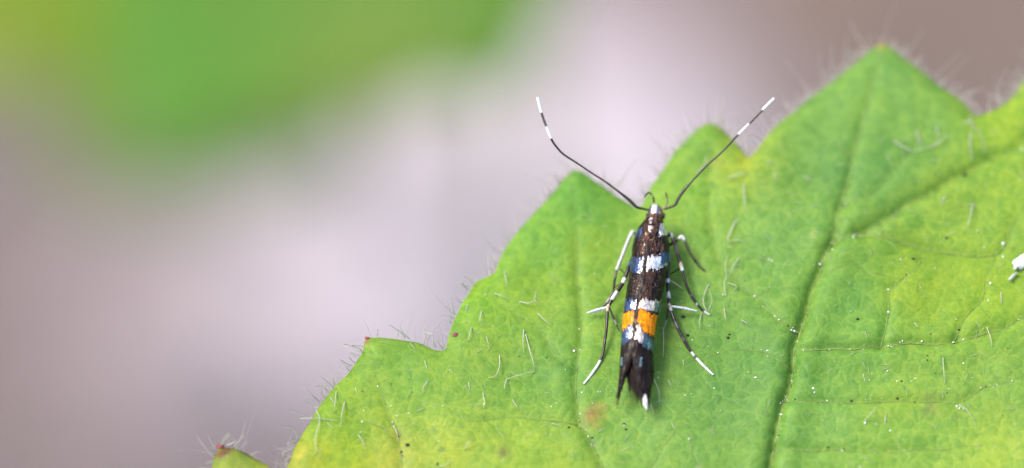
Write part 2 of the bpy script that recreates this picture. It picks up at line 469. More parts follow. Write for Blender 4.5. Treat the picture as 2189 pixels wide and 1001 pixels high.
# ------------------------------------------------------------------ leaves out of focus behind
BG_GROUP = 'leaves of the plant out of focus behind'
def bg_leaf(outline_px, z0, tilt, cols, label, base_px, res=0.045, seed=31, gain=(1.0, 1.0, 0.62)):
    O = at(np.array([p[0] for p in outline_px]), np.array([p[1] for p in outline_px]), z0)[:, :2]
    O = catmull(np.concatenate([O, O[:1]]), len(O) * 5)[:-1]
    X, Y, F, d, rim = blade_grid(O, res)
    B = at(base_px[0], base_px[1], z0)
    Zf = lambda X, Y: z0 + tilt[0] * (X - B[0]) + tilt[1] * (Y - B[1]) + 0.12 * (vnoise(X * 1.1 + seed, Y * 1.1, seed) - 0.5)
    Z = Zf(X, Y)
    V, F2 = thicken(X, Y, Z, F, rim, 0.03)
    pts = [tuple(at(px, py, z0)[:2]) + (c,) for px, py, c in cols]
    C = blend_colours(X, Y, pts, 0.5) / K * np.array(gain)
    root = empty('leaf', (B[0] + 0.6, B[1] + 1.2, GZ), label, 'leaf', BG_GROUP)
    mesh_np('blade', V, F2, M['leaf'], root, cols=np.concatenate([C, C]))
    tips = O[::max(1, len(O) // 6)]
    mid = O.mean(0)
    for k, e in enumerate([mid] + [0.35 * mid + 0.65 * q for q in tips[:4]]):
        s = np.linspace(0, 1, 10)[:, None]
        P = B[None, :2] * (1 - s) + e[None] * s
        V, Fv = tube_arrays(np.column_stack([P, Zf(P[:, 0], P[:, 1]) + 0.004]), np.linspace(0.022, 0.008, 10), 6)
        mesh_np('vein', V, Fv, M['vein'], root)
    P = catmull([(B[0], B[1], Zf(B[0], B[1])), (B[0] + 0.15, B[1] + 0.5, z0 - 1.0), (B[0] + 0.5, B[1] + 1.0, (z0 + GZ) / 2), (B[0] + 0.6, B[1] + 1.2, GZ - 0.2)], 24)
    V, Fv = tube_arrays(P, np.linspace(0.045, 0.07, 24), 8)
    mesh_np('petiole', V, Fv, M['petiole'], root)

bg_leaf([(225, 60), (255, 190), (300, 290), (360, 335), (420, 290), (500, 240), (600, 255), (700, 205), (760, 190), (840, 215), (930, 170),
         (1010, 190), (1100, 160), (1150, 90), (1190, 0), (1210, -120), (1150, -260), (1000, -420), (800, -520), (600, -500), (400, -380), (260, -200), (235, -40)],
        -5.0, (0.0, 0.08),
        [(400, 100, (96, 168, 48)), (380, 260, (100, 165, 60)), (600, 60, (104, 170, 48)), (800, 120, (128, 168, 72)), (760, 190, (150, 160, 70)), (1050, 60, (106, 160, 54)), (700, -250, (100, 165, 50))],
        'bright green toothed leaf, out of focus above the large pale stone', (720, -520), seed=31)
bg_leaf([(-330, 130), (-180, 190), (-60, 150), (40, 130), (90, 190), (150, 215), (190, 150), (250, 60), (290, -60), (300, -250), (150, -420), (-100, -480), (-350, -380), (-450, -150)],
        -6.4, (0.0, 0.10),
        [(0, 60, (140, 165, 22)), (120, 100, (124, 158, 40)), (200, 0, (118, 160, 36)), (-200, 0, (140, 165, 30)), (0, -300, (125, 160, 30))],
        'yellowish olive-green leaf, out of focus beside the bright green leaf', (-60, -480), seed=33, gain=(1.4, 1.3, 0.7))

bg_leaf([(60, 250), (110, 340), (190, 400), (280, 410), (370, 440), (430, 400), (520, 420), (600, 370), (700, 360), (760, 290), (720, 150), (500, 60), (300, 40), (120, 120)],
        -8.0, (0.0, 0.05),
        [(200, 300, (110, 130, 76)), (450, 300, (122, 148, 84)), (600, 250, (134, 152, 86))],
        'dull grey-green leaf low over the soil, almost lost in blur below the bright green leaf', (400, 40), seed=35, gain=(1.45, 1.5, 1.2))

# ------------------------------------------------------------------ the leaf the moth sits on
OUTLINE = [(450, 1001), (456, 980), (464, 959), (474, 951), (496, 953), (522, 962), (554, 981), (584, 1000), (597, 1010), (608, 1003), (621, 978), (632, 946),
    (650, 917), (666, 895), (682, 863), (705, 834), (737, 802), (762, 770), (775, 748), (778, 728), (785, 719), (810, 717), (839, 720),
    (875, 724), (900, 731), (929, 743), (945, 746), (955, 738), (960, 706), (970, 681), (986, 646), (1003, 618), (1013, 599), (1032, 589), (1056, 579),
    (1067, 552), (1083, 521), (1110, 486), (1142, 451), (1173, 420), (1200, 385), (1216, 366), (1234, 359), (1251, 366), (1274, 381), (1305, 404),
    (1336, 424), (1360, 439), (1372, 434), (1386, 409), (1397, 387), (1416, 359), (1436, 331), (1447, 314), (1464, 297), (1483, 278), (1500, 266),
    (1517, 259), (1531, 264), (1548, 278), (1565, 295), (1581, 311), (1595, 328), (1601, 334), (1612, 322), (1632, 297), (1654, 270), (1676, 250), (1699, 233), (1732, 204),
    (1772, 176), (1808, 148), (1836, 124), (1860, 104), (1876, 92), (1892, 88), (1904, 95), (1924, 112), (1952, 132), (1980, 154), (2004, 174), (2031, 192),
    (2055, 210), (2077, 232), (2087, 243), (2103, 239), (2127, 230), (2151, 214), (2171, 196), (2189, 170), (2225, 120), (2270, 85), (2300, 110), (2350, 190),
    (2400, 260), (2430, 285), (2470, 262), (2540, 235), (2590, 240), (2610, 310), (2630, 420), (2650, 470), (2720, 500), (2770, 560), (2740, 660), (2690, 760), (2740, 840),
    (2720, 960), (2640, 1080), (2650, 1160), (2570, 1290), (2470, 1380), (2440, 1470), (2280, 1570), (2150, 1610), (2060, 1690), (1850, 1720), (1680, 1690), (1560, 1660), (1500, 1645), (1440, 1665),
    (1300, 1720), (1120, 1700), (1000, 1640), (900, 1600), (760, 1540), (700, 1450), (580, 1380), (540, 1300), (430, 1210), (440, 1130), (425, 1060)]
OPX = catmull(OUTLINE + OUTLINE[:1], len(OUTLINE) * 4)[:-1]
LEAF_Z0 = None
O2 = at_leaf(OPX[:, 0], OPX[:, 1])[:, :2]
O2 = O2 + 0.0016 * (np.stack([vnoise(O2[:, 0] * 40, O2[:, 1] * 40, 41), vnoise(O2[:, 0] * 40, O2[:, 1] * 40, 42)], -1) - 0.5) * 2

LX, LY, LF, LD, LRIM = blade_grid(O2, 0.0062)
VEIN_XY = []
LZ = macro(LX, LY)
vein_mask = np.zeros(len(LX))
for px, dep, wid in VEINS:
    a = np.array(px, float)
    P = at_leaf(a[:, 0], a[:, 1])[:, :2]
    P = catmull(P, len(P) * 6)
    P = P + 0.004 * (np.stack([vnoise(P[:, 0] * 22, P[:, 1] * 22, 43), vnoise(P[:, 0] * 22, P[:, 1] * 22, 44)], -1) - 0.5) * 2
    VEIN_XY.append((P, dep, wid))
    near = (LX > P[:, 0].min() - 0.08) & (LX < P[:, 0].max() + 0.08) & (LY > P[:, 1].min() - 0.08) & (LY < P[:, 1].max() + 0.08)
    d, cx_, cy_ = seg_dist(LX[near], LY[near], P)
    fade = np.clip(np.hypot(cx_ - P[-1, 0], cy_ - P[-1, 1]) / (0.75 if len(VEIN_XY) == 1 else 0.25), 0.12, 1.0)
    if len(VEIN_XY) in (1, 8):       # the blade dips towards one side of the strongest veins
        west = (LX[near] < cx_) if len(VEIN_XY) == 1 else (LY[near] > cy_)
        LZ[near] += np.where(west, -(0.011 if len(VEIN_XY) == 1 else 0.006) * fade * np.exp(-d / 0.035), 0.0)
    dep = dep * fade
    LZ[near] += -dep * np.exp(-(d / wid) ** 2) + 0.45 * dep * np.exp(-((d - 3.2 * wid) / (2.4 * wid)) ** 2)
    vein_mask[near] = np.maximum(vein_mask[near], np.exp(-(d / (wid * 0.6)) ** 2) * np.minimum(1, dep / 0.008))
# puckering between the veins, calmer near the tips that face away
puck = (vnoise(LX * 9 + 3, LY * 9 + 8, 45) - 0.5) * 0.007 + (vnoise(LX * 21, LY * 21, 46) - 0.5) * 0.0035
LZ += puck
LZ += -0.012 * np.exp(-(LD / 0.02) ** 2)          # the rim turns down a little

def leaf_z(x, y):
    """height of the finished blade at points (nearest grid vertex)"""
    x = np.atleast_1d(x); y = np.atleast_1d(y)
    key = {}
    out = np.empty(len(x))
    for i in range(len(x)):
        k = np.argmin((LX - x[i]) ** 2 + (LY - y[i]) ** 2); out[i] = LZ[k]
    return out

LEAF_COLS = [(1880, 200, (128, 188, 76)), (1780, 320, (118, 180, 72)), (1860, 360, (112, 176, 70)), (1980, 260, (136, 192, 70)), (2130, 270, (160, 205, 50)),
    (2050, 450, (150, 198, 60)), (2150, 420, (156, 202, 50)), (1950, 600, (150, 196, 44)), (2100, 640, (150, 200, 50)), (1800, 620, (128, 188, 66)),
    (1650, 500, (136, 194, 76)), (1560, 350, (172, 206, 54)), (1500, 320, (132, 190, 60)), (1480, 430, (146, 204, 62)), (1250, 430, (126, 192, 60)), (1150, 520, (132, 196, 58)),
    (1030, 630, (146, 202, 40)), (1120, 640, (144, 198, 56)), (1270, 560, (148, 200, 60)), (1270, 680, (142, 196, 62)), (850, 760, (140, 194, 62)), (900, 820, (142, 198, 66)),
    (700, 880, (140, 192, 44)), (740, 960, (165, 204, 40)), (630, 985, (184, 206, 56)), (950, 950, (176, 212, 66)), (1100, 920, (160, 206, 62)), (1050, 780, (136, 190, 62)),
    (1180, 800, (130, 186, 62)), (1400, 900, (142, 198, 76)), (1560, 880, (124, 184, 72)), (1620, 760, (122, 182, 70)), (1480, 760, (124, 180, 62)), (1760, 760, (128, 188, 66)),
    (1760, 900, (138, 196, 74)), (1900, 920, (150, 202, 66)), (2100, 980, (172, 214, 70)), (2120, 820, (146, 198, 70)), (500, 975, (150, 180, 60)), (850, 985, (186, 208, 70)),
    (1500, 1400, (130, 185, 65)), (2400, 900, (140, 190, 65)), (2300, 400, (145, 195, 60)), (900, 1350, (150, 195, 60))]  # blade tones, with part of the shading blended into the colour
pts = [tuple(at(px, py, 0)[:2]) + (c,) for px, py, c in LEAF_COLS]
LC = blend_colours(LX, LY, pts, 0.10) / K * np.array((1.07, 1.0, 1.10))
def stain(px, py, rx, ry, rot, col, amt, seed):
    """a stain with a ragged shape of its own"""
    global LC
    P = at_leaf(px, py)
    dx = (LX - P[0]) * 1000; dy = (LY - P[1]) * 1000 * SP
    c, s = math.cos(rot), math.sin(rot)
    r = np.hypot((dx * c + dy * s) / rx, (-dx * s + dy * c) / ry)
    r = r + (vnoise(LX * 60 + seed, LY * 60, seed) - 0.5) * 0.9
    w = (np.clip(1.25 - r, 0, 1) ** 1.2 * amt)[:, None]
    LC = LC * (1 - w) + w * lin(col) / K
stain(1268, 890, 22, 34, -0.5, (196, 162, 84), 0.75, 51)
stain(1262, 884, 10, 20, -0.4, (176, 140, 78), 0.45, 58)
stain(1075, 968, 10, 13, 0.2, (118, 92, 66), 0.8, 52)
stain(1075, 966, 26, 24, 0.2, (150, 160, 80), 0.35, 59)
stain(1988, 870, 22, 26, 0.0, (146, 140, 90), 0.5, 53)
stain(1600, 345, 26, 20, 0.3, (190, 205, 60), 0.5, 54)
stain(1535, 345, 18, 12, 0.3, (178, 178, 70), 0.5, 55)
stain(1540, 500, 40, 60, 0.3, (120, 178, 64), 0.2, 56)
stain(1884, 92, 16, 9, 0.0, (214, 178, 90), 0.85, 57)
stain(478, 962, 22, 12, 0.4, (150, 84, 70), 0.85, 60)
stain(528, 968, 30, 7, -0.35, (126, 108, 70), 0.8, 61)
stain(784, 726, 9, 8, 0.0, (176, 110, 86), 0.8, 62)
stain(636, 978, 9, 34, -0.5, (212, 206, 90), 0.5, 63)
stain(862, 950, 14, 40, 0.0, (176, 190, 60), 0.4, 64)
stain(846, 932, 9, 16, 0.0, (196, 186, 50), 0.6, 65)
stain(1216, 372, 14, 8, 0.6, (180, 170, 130), 0.4, 66)
for k in range(90):      # small dark and yellow flecks in the blade
    px = rng.uniform(650, 2180); py = rng.uniform(450, 1000)
    stain(px, py, rng.uniform(4, 9), rng.uniform(4, 9), 0, [(90, 130, 50), (186, 204, 70), (100, 150, 60), (196, 210, 110)][k % 4], rng.uniform(0.25, 0.6), 70 + k % 9)
vm = vein_mask[:, None]
LC = LC * (1 - 0.30 * vm) + 0.30 * vm * lin((150, 182, 84)) / K

BASE = at_leaf(1500, 1645)
FOOT = np.array((BASE[0] + 0.9, BASE[1] - 1.6, GZ))
leaf = empty('leaf', FOOT, 'large bright green toothed hairy leaf with the black and orange moth sitting on it', 'leaf')
V, F = thicken(LX, LY, LZ, LF, LRIM, 0.014)
mesh_np('blade', V, F, M['leaf'], leaf, cols=np.concatenate([LC, LC]))
P = catmull([(BASE[0], BASE[1] + 0.10, float(LZ.mean()) - 0.03), (BASE[0] + 0.05, BASE[1] - 0.4, -0.35), (BASE[0] + 0.4, BASE[1] - 1.1, -3.5), (FOOT[0], FOOT[1], GZ - 0.2)], 30)
V, F = tube_arrays(P, np.linspace(0.035, 0.07, 30), 10)
mesh_np('petiole', V, F, M['petiole'], leaf)

# pale thread of each vein lying in its groove
def grid_lookup():
    lo = np.array((LX.min(), LY.min())); cell = 0.02
    ij = np.floor((np.stack([LX, LY], -1) - lo) / cell).astype(int)
    d = {}
    for k, (i, j) in enumerate(ij): d.setdefault((i, j), []).append(k)
    return lo, cell, d
LO, CELL, BINS = grid_lookup()
def surf(x, y):
    i = int((x - LO[0]) / CELL); j = int((y - LO[1]) / CELL); c = []
    for a in (-1, 0, 1):
        for b in (-1, 0, 1): c += BINS.get((i + a, j + b), [])
    if not c: return float(macro(np.array(x), np.array(y)))
    c = np.array(c); d = (LX[c] - x) ** 2 + (LY[c] - y) ** 2
    k = np.argsort(d)[:4]; w = 1 / (d[k] + 1e-8)
    return float((LZ[c[k]] * w).sum() / w.sum())
def on_leaf(px, py, h=0.0):
    """pixel -> point on the finished blade, h above it"""
    z = 0.0
    for _ in range(5):
        P = at(px, py, z + h); z = surf(P[0], P[1])
    return at(px, py, z + h)

for P, dep, wid in VEIN_XY:
    n = len(P)
    z = np.array([surf(x, y) for x, y in P])
    r = np.clip(dep * 0.20, 0.0010, 0.0030) * np.linspace(1.25, 0.45, n) * (0.75 + 0.5 * vnoise(P[:, 0] * 50, P[:, 1] * 50, 47))
    V, F = tube_arrays(np.column_stack([P, z]), r, 6)
    mesh_np('vein', V, F, M['vein'], leaf)

# red glands at the tooth tips and one on the blade
def blob(C, r, seed, n=8, m=10, sq=(1, 1, 1)):
    th = np.linspace(0.05, np.pi - 0.05, n)[:, None]; ph = np.linspace(0, 2 * np.pi, m, endpoint=False)[None]
    d = np.stack([np.sin(th) * np.cos(ph), np.sin(th) * np.sin(ph), np.cos(th) + 0 * ph], -1)
    q = d * np.array(sq)
    k = 1 + 0.5 * (vnoise(d[..., 0] * 2 + seed * 1.7, d[..., 1] * 2 + d[..., 2] * 1.3 + seed, 48) - 0.5)
    V = (np.array(C) + q * k[..., None] * r).reshape(-1, 3)
    i = np.arange(n - 1)[:, None]; j = np.arange(m)[None]
    a = i * m + j; b = i * m + (j + 1) % m
    q = np.stack([a, a + m, b + m, b], -1).reshape(-1, 4)
    return V, np.concatenate([q[:, [0, 1, 2]], q[:, [0, 2, 3]]])
for px, py, r in ((472, 955, 0.0075), (785, 723, 0.0045), (975, 716, 0.0065)):
    V, F = blob(on_leaf(px, py, 0.0), r, px, sq=(1.25, 0.8, 0.45))
    mesh_np('tooth_gland', V, F, M['gland'], leaf)

# ------------------------------------------------------------------ hairs of the leaf
def hair_curve(px, lift=0.004, tip=0.004, z_rel=None):
    """hair traced over the blade: root on the surface, tip lifted"""
    px = np.array(px, float); n = len(px)
    out = []
    for k, (a, b) in enumerate(px):
        out.append(on_leaf(a, b, lift * (0.15 + math.sin(math.pi * k / max(1, n - 1)) * 0.85)))
    return catmull(out, max(7, n * 3))

def add_hair(P, r, mat=None):
    n = len(P)
    V, F = tube_arrays(P, r * np.linspace(1.0, 0.35, n), 4, cap=False)
    return mesh_np('hair', V, F, mat or M['hair_sharp'], leaf)

SURFACE_HAIRS = [
    [(642, 895), (680, 894), (720, 900)], [(676, 878), (684, 895), (678, 920), (673, 945), (676, 962), (668, 975)], [(737, 860), (731, 885), (727, 914)],
    [(766, 930), (776, 945), (782, 962)], [(719, 838), (716, 862), (713, 880)], [(706, 850), (712, 858), (716, 864)], [(842, 912), (848, 924), (850, 942)],
    [(908, 772), (914, 792)], [(914, 815), (906, 826), (904, 842)], [(960, 990), (950, 996), (938, 994)], [(877, 733), (884, 742), (890, 750)],
    [(1058, 628), (1070, 632), (1090, 640)], [(1110, 645), (1130, 648), (1142, 640), (1146, 620)], [(1142, 642), (1156, 652)], [(1150, 670), (1166, 686), (1182, 698)],
    [(1120, 705), (1118, 730), (1120, 755)], [(1124, 715), (1134, 755), (1140, 775), (1142, 792)], [(1142, 794), (1110, 802), (1084, 810)], [(1084, 810), (1078, 826), (1080, 838)],
    [(1068, 760), (1068, 782), (1060, 802), (1044, 808)], [(1030, 665), (1026, 682), (1028, 696)], [(1008, 700), (1004, 716), (1000, 730)], [(1096, 855), (1104, 868), (1116, 880)],
    [(1032, 840), (1036, 860), (1034, 872)], [(1002, 818), (1004, 834)], [(960, 790), (968, 798)], [(1078, 580), (1082, 598), (1082, 612)], [(992, 960), (1002, 946), (1006, 938)],
    [(1500, 668), (1495, 690), (1497, 706)], [(1548, 660), (1550, 676), (1553, 690)], [(1585, 684), (1594, 690), (1602, 698)], [(1515, 608), (1503, 640), (1512, 665), (1522, 640), (1514, 618)],
    [(1552, 632), (1548, 608), (1553, 590), (1550, 570), (1556, 545)], [(1556, 605), (1574, 612), (1568, 622)], [(1575, 470), (1562, 495), (1556, 515), (1575, 512), (1592, 518)],
    [(1580, 552), (1566, 570), (1560, 590)], [(1418, 700), (1419, 735), (1417, 765)], [(1436, 690), (1440, 700)], [(1398, 812), (1408, 835), (1410, 866)], [(1428, 812), (1436, 828)], [(1436, 904), (1440, 916)],
    [(1391, 865), (1398, 885)], [(1460, 770), (1462, 780)], [(2080, 436), (2075, 460), (2068, 486)], [(2110, 700), (2118, 725), (2120, 742)], [(2016, 766), (2017, 790), (2020, 820)], [(2050, 866), (2068, 878), (2086, 910)],
    [(1848, 900), (1862, 884), (1874, 870)], [(1892, 902), (1895, 880)], [(2140, 625), (2141, 650)], [(1912, 302), (1930, 314), (1955, 322), (1990, 312)], [(1990, 315), (2010, 302), (2026, 288)],
    [(2004, 270), (2004, 300)], [(2074, 250), (2080, 272), (2096, 285), (2106, 330)], [(2076, 285), (2074, 315), (2080, 345)], [(2060, 262), (2074, 262), (2084, 268)], [(1656, 370), (1658, 388)], [(1720, 376), (1732, 386)],
    [(1960, 280), (1966, 300), (1972, 312)], [(1492, 370), (1506, 352), (1512, 330)], [(1560, 380), (1580, 372), (1600, 368)], [(1640, 345), (1655, 352)], [(1590, 395), (1592, 430), (1590, 452)], [(1808, 440), (1806, 432)],
    [(1000, 650), (996, 668)], [(1040, 720), (1046, 742)], [(1180, 905), (1200, 912)], [(700, 905), (712, 915)], [(760, 830), (764, 842)], [(2020, 420), (2012, 438)], [(1955, 690), (1963, 700)], [(1845, 800), (1850, 815)],
]
for h in SURFACE_HAIRS:
    blur_zone = np.mean([p[1] for p in h]) < 560
    add_hair(hair_curve(h, lift=random.uniform(0.010, 0.02)), 0.0018 if blur_zone else 0.0013, M['hair'] if blur_zone else M['hair_sharp'])

def edge_hair(px0, px1, bend=0.0, z1=0.02, r=0.0016, mat=None):
    """hair standing out past the rim: root on the rim, tip in the air at height z1"""
    a = on_leaf(*px0, -0.004); b = at(px1[0], px1[1], z1)
    m = (a + b) / 2 + np.cross(b - a, (0, 0.53, 0.85)) * bend
    add_hair(catmull([a, m, b], 9), r, mat)

EDGE_HAIRS = [((666, 895), (612, 874), 0.05), ((666, 893), (664, 862), -0.1), ((634, 938), (627, 917), -0.1), ((627, 917), (602, 911), 0.1), ((682, 860), (646, 823), -0.15), ((694, 850), (688, 830), 0.1),
    ((708, 832), (672, 828), 0.2), ((712, 828), (684, 804), -0.1), ((716, 822), (712, 804), 0.1), ((700, 838), (695, 822), 0.2), ((745, 792), (732, 778), -0.2), ((752, 782), (728, 770), 0.1), ((758, 776), (748, 760), 0.3),
    ((772, 752), (750, 730), -0.5), ((774, 746), (752, 738), 0.5), ((776, 740), (748, 744), 0.4), ((769, 760), (748, 756), 0.3), ((457, 978), (420, 932), -0.05), ((460, 970), (432, 960), -0.1), ((470, 955), (492, 928), 0.1),
    ((478, 952), (488, 926), 0.25), ((486, 952), (496, 938), -0.3), ((456, 985), (440, 992), 0.1), ((464, 958), (446, 956), 0.1), ((500, 954), (522, 930), 0.0), ((875, 724), (856, 700), 0.1), ((866, 722), (832, 694), -0.15), ((912, 736), (908, 698), -0.1),
    ((908, 705), (926, 714), 0.2), ((930, 742), (926, 716), 0.15), ((806, 717), (808, 704), 0.0), ((946, 745), (940, 722), 0.2), ((962, 690), (960, 656), -0.1), ((970, 672), (966, 640), 0.1), ((625, 960), (604, 976), 0.2), ((622, 975), (612, 992), 0.1),
    ((629, 950), (622, 932), 0.2), ((632, 942), (618, 952), 0.15), ((1008, 606), (990, 590), -0.1), ((1004, 614), (986, 606), 0.2), ((998, 620), (992, 598), 0.2)]
for a, b, k in EDGE_HAIRS: edge_hair(a, b, k, z1=random.uniform(0.0, 0.05))

# dense fringe of fine hairs along the whole rim
seg = np.linalg.norm(np.diff(np.concatenate([O2, O2[:1]]), axis=0), axis=1)
cum = np.concatenate([[0], np.cumsum(seg)])
area2 = np.sum(O2[:, 0] * np.roll(O2[:, 1], -1) - np.roll(O2[:, 0], -1) * O2[:, 1])
fuzz = Bag(); n_single = 0
for k in range(2400):
    s = rng.uniform(0, cum[-1]); i = min(np.searchsorted(cum, s) - 1, len(O2) - 1); i = max(i, 0)
    f = (s - cum[i]) / max(seg[i], 1e-9)
    a = O2[i]; b = O2[(i + 1) % len(O2)]; p = a * (1 - f) + b * f
    tdir = (b - a) / max(seg[i], 1e-9)
    nrm = np.array((tdir[1], -tdir[0])) * (1 if area2 > 0 else -1)
    lean = rng.normal(0.25, 0.45)
    d2 = nrm + tdir * lean * (-1 if rng.random() < 0.5 else 1) * 0.8
    d2 /= np.linalg.norm(d2)
    L = rng.uniform(0.012, 0.042) if rng.random() < 0.85 else rng.uniform(0.04, 0.07)
    z = surf(p[0], p[1]) - 0.003
    rise = rng.normal(0.15, 0.35)
    P0 = np.array((p[0] - d2[0] * 0.002, p[1] - d2[1] * 0.002, z)); dd = np.array((d2[0], d2[1], rise)); 
    curl = np.array((rng.normal(0, 0.3), rng.normal(0, 0.3), rng.normal(0.1, 0.3)))
    P = np.stack([P0 + dd * L * t + curl * L * t * t for t in np.linspace(0, 1, 5)])
    px = proj(P0)
    low = px[1] > 600
    r = rng.uniform(0.0007, 0.0012) if low else rng.uniform(0.0010, 0.0018)
    if low and rng.random() < 0.72: continue
    if not low and L < 0.04: P = P0 + (P - P0) * 0.75
    if 400 < px[0] < 2189 and px[1] < 1001 and L > 0.036 and n_single < 140:
        n_single += 1; add_hair(P, r, M['hair']); continue
    V, F = tube_arrays(P, r * np.linspace(1, 0.3, 5), 3, cap=False); fuzz.add(V, F)
fuzz.build('hair_fringe', M['hair'], leaf, kind='stuff')
# short hairs scattered over the blade
down = Bag()
sel = rng.choice(len(LX), 600, replace=False)
for k in sel:
    if LD[k] < 0.01: continue
    P0 = np.array((LX[k], LY[k], LZ[k])); a = rng.uniform(0, 6.28); L = rng.uniform(0.008, 0.026)
    d = np.array((math.cos(a), math.sin(a), 0.0)); 
    P = np.stack([P0 + d * L * t + np.array((0, 0, 0.28 * L * math.sin(t * 2.6))) for t in np.linspace(0, 1, 5)])
    V, F = tube_arrays(P, rng.uniform(0.0005, 0.0009) * np.linspace(1, 0.3, 5), 3, cap=False); down.add(V, F)
down.build('surface_down', M['hair'], leaf, kind='stuff')

# ------------------------------------------------------------------ pollen, dust and specks on the leaf
dust = Bag()
WHITE = np.array((0.80, 0.80, 0.74)); TAN = np.array((0.42, 0.36, 0.22)); DARK = np.array((0.02, 0.02, 0.012))
def speck(px, py, r, c, sq=None):
    sq = sq or (rng.uniform(0.6, 1.5), rng.uniform(0.6, 1.2), rng.uniform(0.5, 0.9))
    V, F = blob(on_leaf(px, py, r * 0.4), r, px + py, 5, 6, sq); dust.add(V, F, c)
for px, py, r in ((1227, 750, 4.2), (774, 902, 3.5), (848, 889, 3.2), (836, 868, 2.4), (946, 868, 2.2), (907, 923, 2), (937, 944, 3), (874, 884, 2.6), (869, 884, 2), (965, 985, 2.5), (1075, 984, 3.4),
    (1665, 684, 4.2), (1692, 706, 5), (1698, 708, 4), (1612, 633, 4), (1650, 558, 3.6), (1644, 555, 3), (1754, 565, 3.2), (1778, 519, 2.6), (1822, 504, 4), (1830, 501, 3.4), (1825, 508, 3),
    (1772, 747, 2.8), (1816, 746, 2.2), (1845, 747, 2.2), (1900, 740, 3), (1924, 732, 2.4), (1929, 729, 2.6), (1971, 730, 2.8), (2038, 732, 2.6), (1739, 830, 3.6), (1741, 839, 3.6), (1768, 857, 3.2),
    (1858, 813, 2.4), (1898, 793, 3), (1864, 799, 2.4), (1917, 815, 2.2), (1615, 807, 3.6), (1641, 750, 3.4), (1627, 748, 2.4), (1670, 886, 4), (1669, 917, 3), (1665, 899, 2.4), (1662, 935, 3), (1693, 815, 3),
    (1698, 745, 3), (1705, 730, 3), (1903, 921, 3.4), (1850, 904, 3), (1890, 905, 2.6), (1925, 555, 2.6), (1943, 588, 2.4), (2089, 493, 3), (2145, 521, 5), (2144, 549, 4.4), (2117, 606, 4), (2113, 643, 2.8),
    (2060, 777, 3.4), (2080, 808, 3), (2029, 832, 2.6), (2045, 868, 4.5), (2051, 873, 4), (2060, 875, 3.5), (1480, 727, 2.6), (1514, 740, 2), (1408, 807, 3), (1464, 845, 2.6), (1478, 842, 2.4), (1528, 830, 2.6),
    (1599, 796, 2), (1455, 740, 2), (1285, 838, 3), (1034, 864, 3), (990, 745, 2), (1190, 862, 2), (1209, 790, 2.4), (1244, 839, 3), (1335, 910, 3), (1240, 748, 2.2), (2185, 320, 3), (2108, 395, 2.6)):
    speck(px + rng.normal(0, 0.5), py, r * rng.uniform(0.0005, 0.00085), WHITE * rng.uniform(0.8, 1.0))
for P, dep, wid in VEIN_XY[:12]:      # dust gathers along the veins
    q = proj(np.column_stack([P, macro(P[:, 0], P[:, 1])]))
    L = np.linalg.norm(np.diff(q, axis=0), axis=1).sum()
    for k in range(int(L / 26 * (2.2 if dep > 0.015 else 0.7))):
        i = rng.integers(0, len(q) - 1); f = rng.random(); p = q[i] * (1 - f) + q[i + 1] * f
        if 560 < p[1] < 1010 and 400 < p[0] < 2200:
            speck(p[0] + rng.normal(0, 3), p[1] + rng.normal(0, 2.5), rng.uniform(0.0007, 0.0022), [WHITE, WHITE * 0.7, TAN, WHITE * 0.5, DARK][rng.integers(0, 5)])
for k in range(200):
    px = rng.uniform(640, 2189); py = rng.uniform(520, 1005)
    P = at(px, py, 0)
    if not inside(np.array([P[0]]), np.array([P[1]]), O2)[0]: continue
    speck(px, py, rng.uniform(0.0006, 0.0016), [WHITE, WHITE * 0.8, TAN, WHITE * 0.6, DARK, DARK][rng.integers(0, 6)])
for px, py, r in ((2063, 374, 4.5), (871, 951, 4.5), (858, 966, 3.2), (1460, 677, 5), (1470, 717, 4), (1556, 722, 3.5), (1334, 906, 3), (1338, 918, 3), (1216, 914, 3), (1266, 936, 2.6), (935, 992, 3), (1833, 682, 3.5), (2050, 705, 3), (1952, 553, 3.4), (2023, 509, 3.2),
        (1820, 857, 3), (1918, 852, 3), (1927, 815, 2.6), (1559, 715, 2.4), (1396, 795, 3)):
    speck(px, py, r * 0.0009, DARK, (1.2, 0.9, 0.6))
d = dust.build('pollen_dust', M['grain'], kind='stuff')
d['label'] = 'tiny white and dark grains of pollen and dust strewn over the leaf'

# a torn white flake and its sliver
def flake(name, px_pts, thick, label, seed):
    P = np.array([on_leaf(a, b, 0.006) for a, b in px_pts]); c = P.mean(0); n = len(P)
    up = np.array((0, 0, thick))
    j = (np.random.default_rng(seed).random((n, 1)) - 0.3) * np.array((0, 0, 0.012))
    V = np.concatenate([P + j + up, P + j * 0.3 - up * 1.5, [c + up * 2.2], [c - up]])
    F = []
    for k in range(n):
        q = (k + 1) % n
        F += [(2 * n, q, k), (2 * n + 1, n + k, n + q), (k, q, n + q), (k, n + q, n + k)]
    o = mesh_np(name, V - c, np.array(F), simple('white_flake_' + str(seed), (0.85, 0.85, 0.80), 0.7, 0.3, transl=0.2, bump=0.4, nscale=90, bdist=0.003), smooth=False)
    o.location = c; o['label'] = label; o['category'] = 'flake'
flake('debris_flake', [(2164, 562), (2168, 556), (2176, 555), (2180, 549), (2190, 544), (2199, 548), (2200, 560), (2196, 570), (2188, 572), (2182, 576), (2176, 572), (2170, 578), (2166, 574), (2167, 568)], 0.003,
      'torn white flake of debris stuck to the green leaf', 81)
flake('debris_sliver', [(2156, 599), (2164, 590), (2172, 583), (2174, 585), (2167, 593), (2159, 601)], 0.0018, 'thin white sliver lying just below the torn white flake', 82)

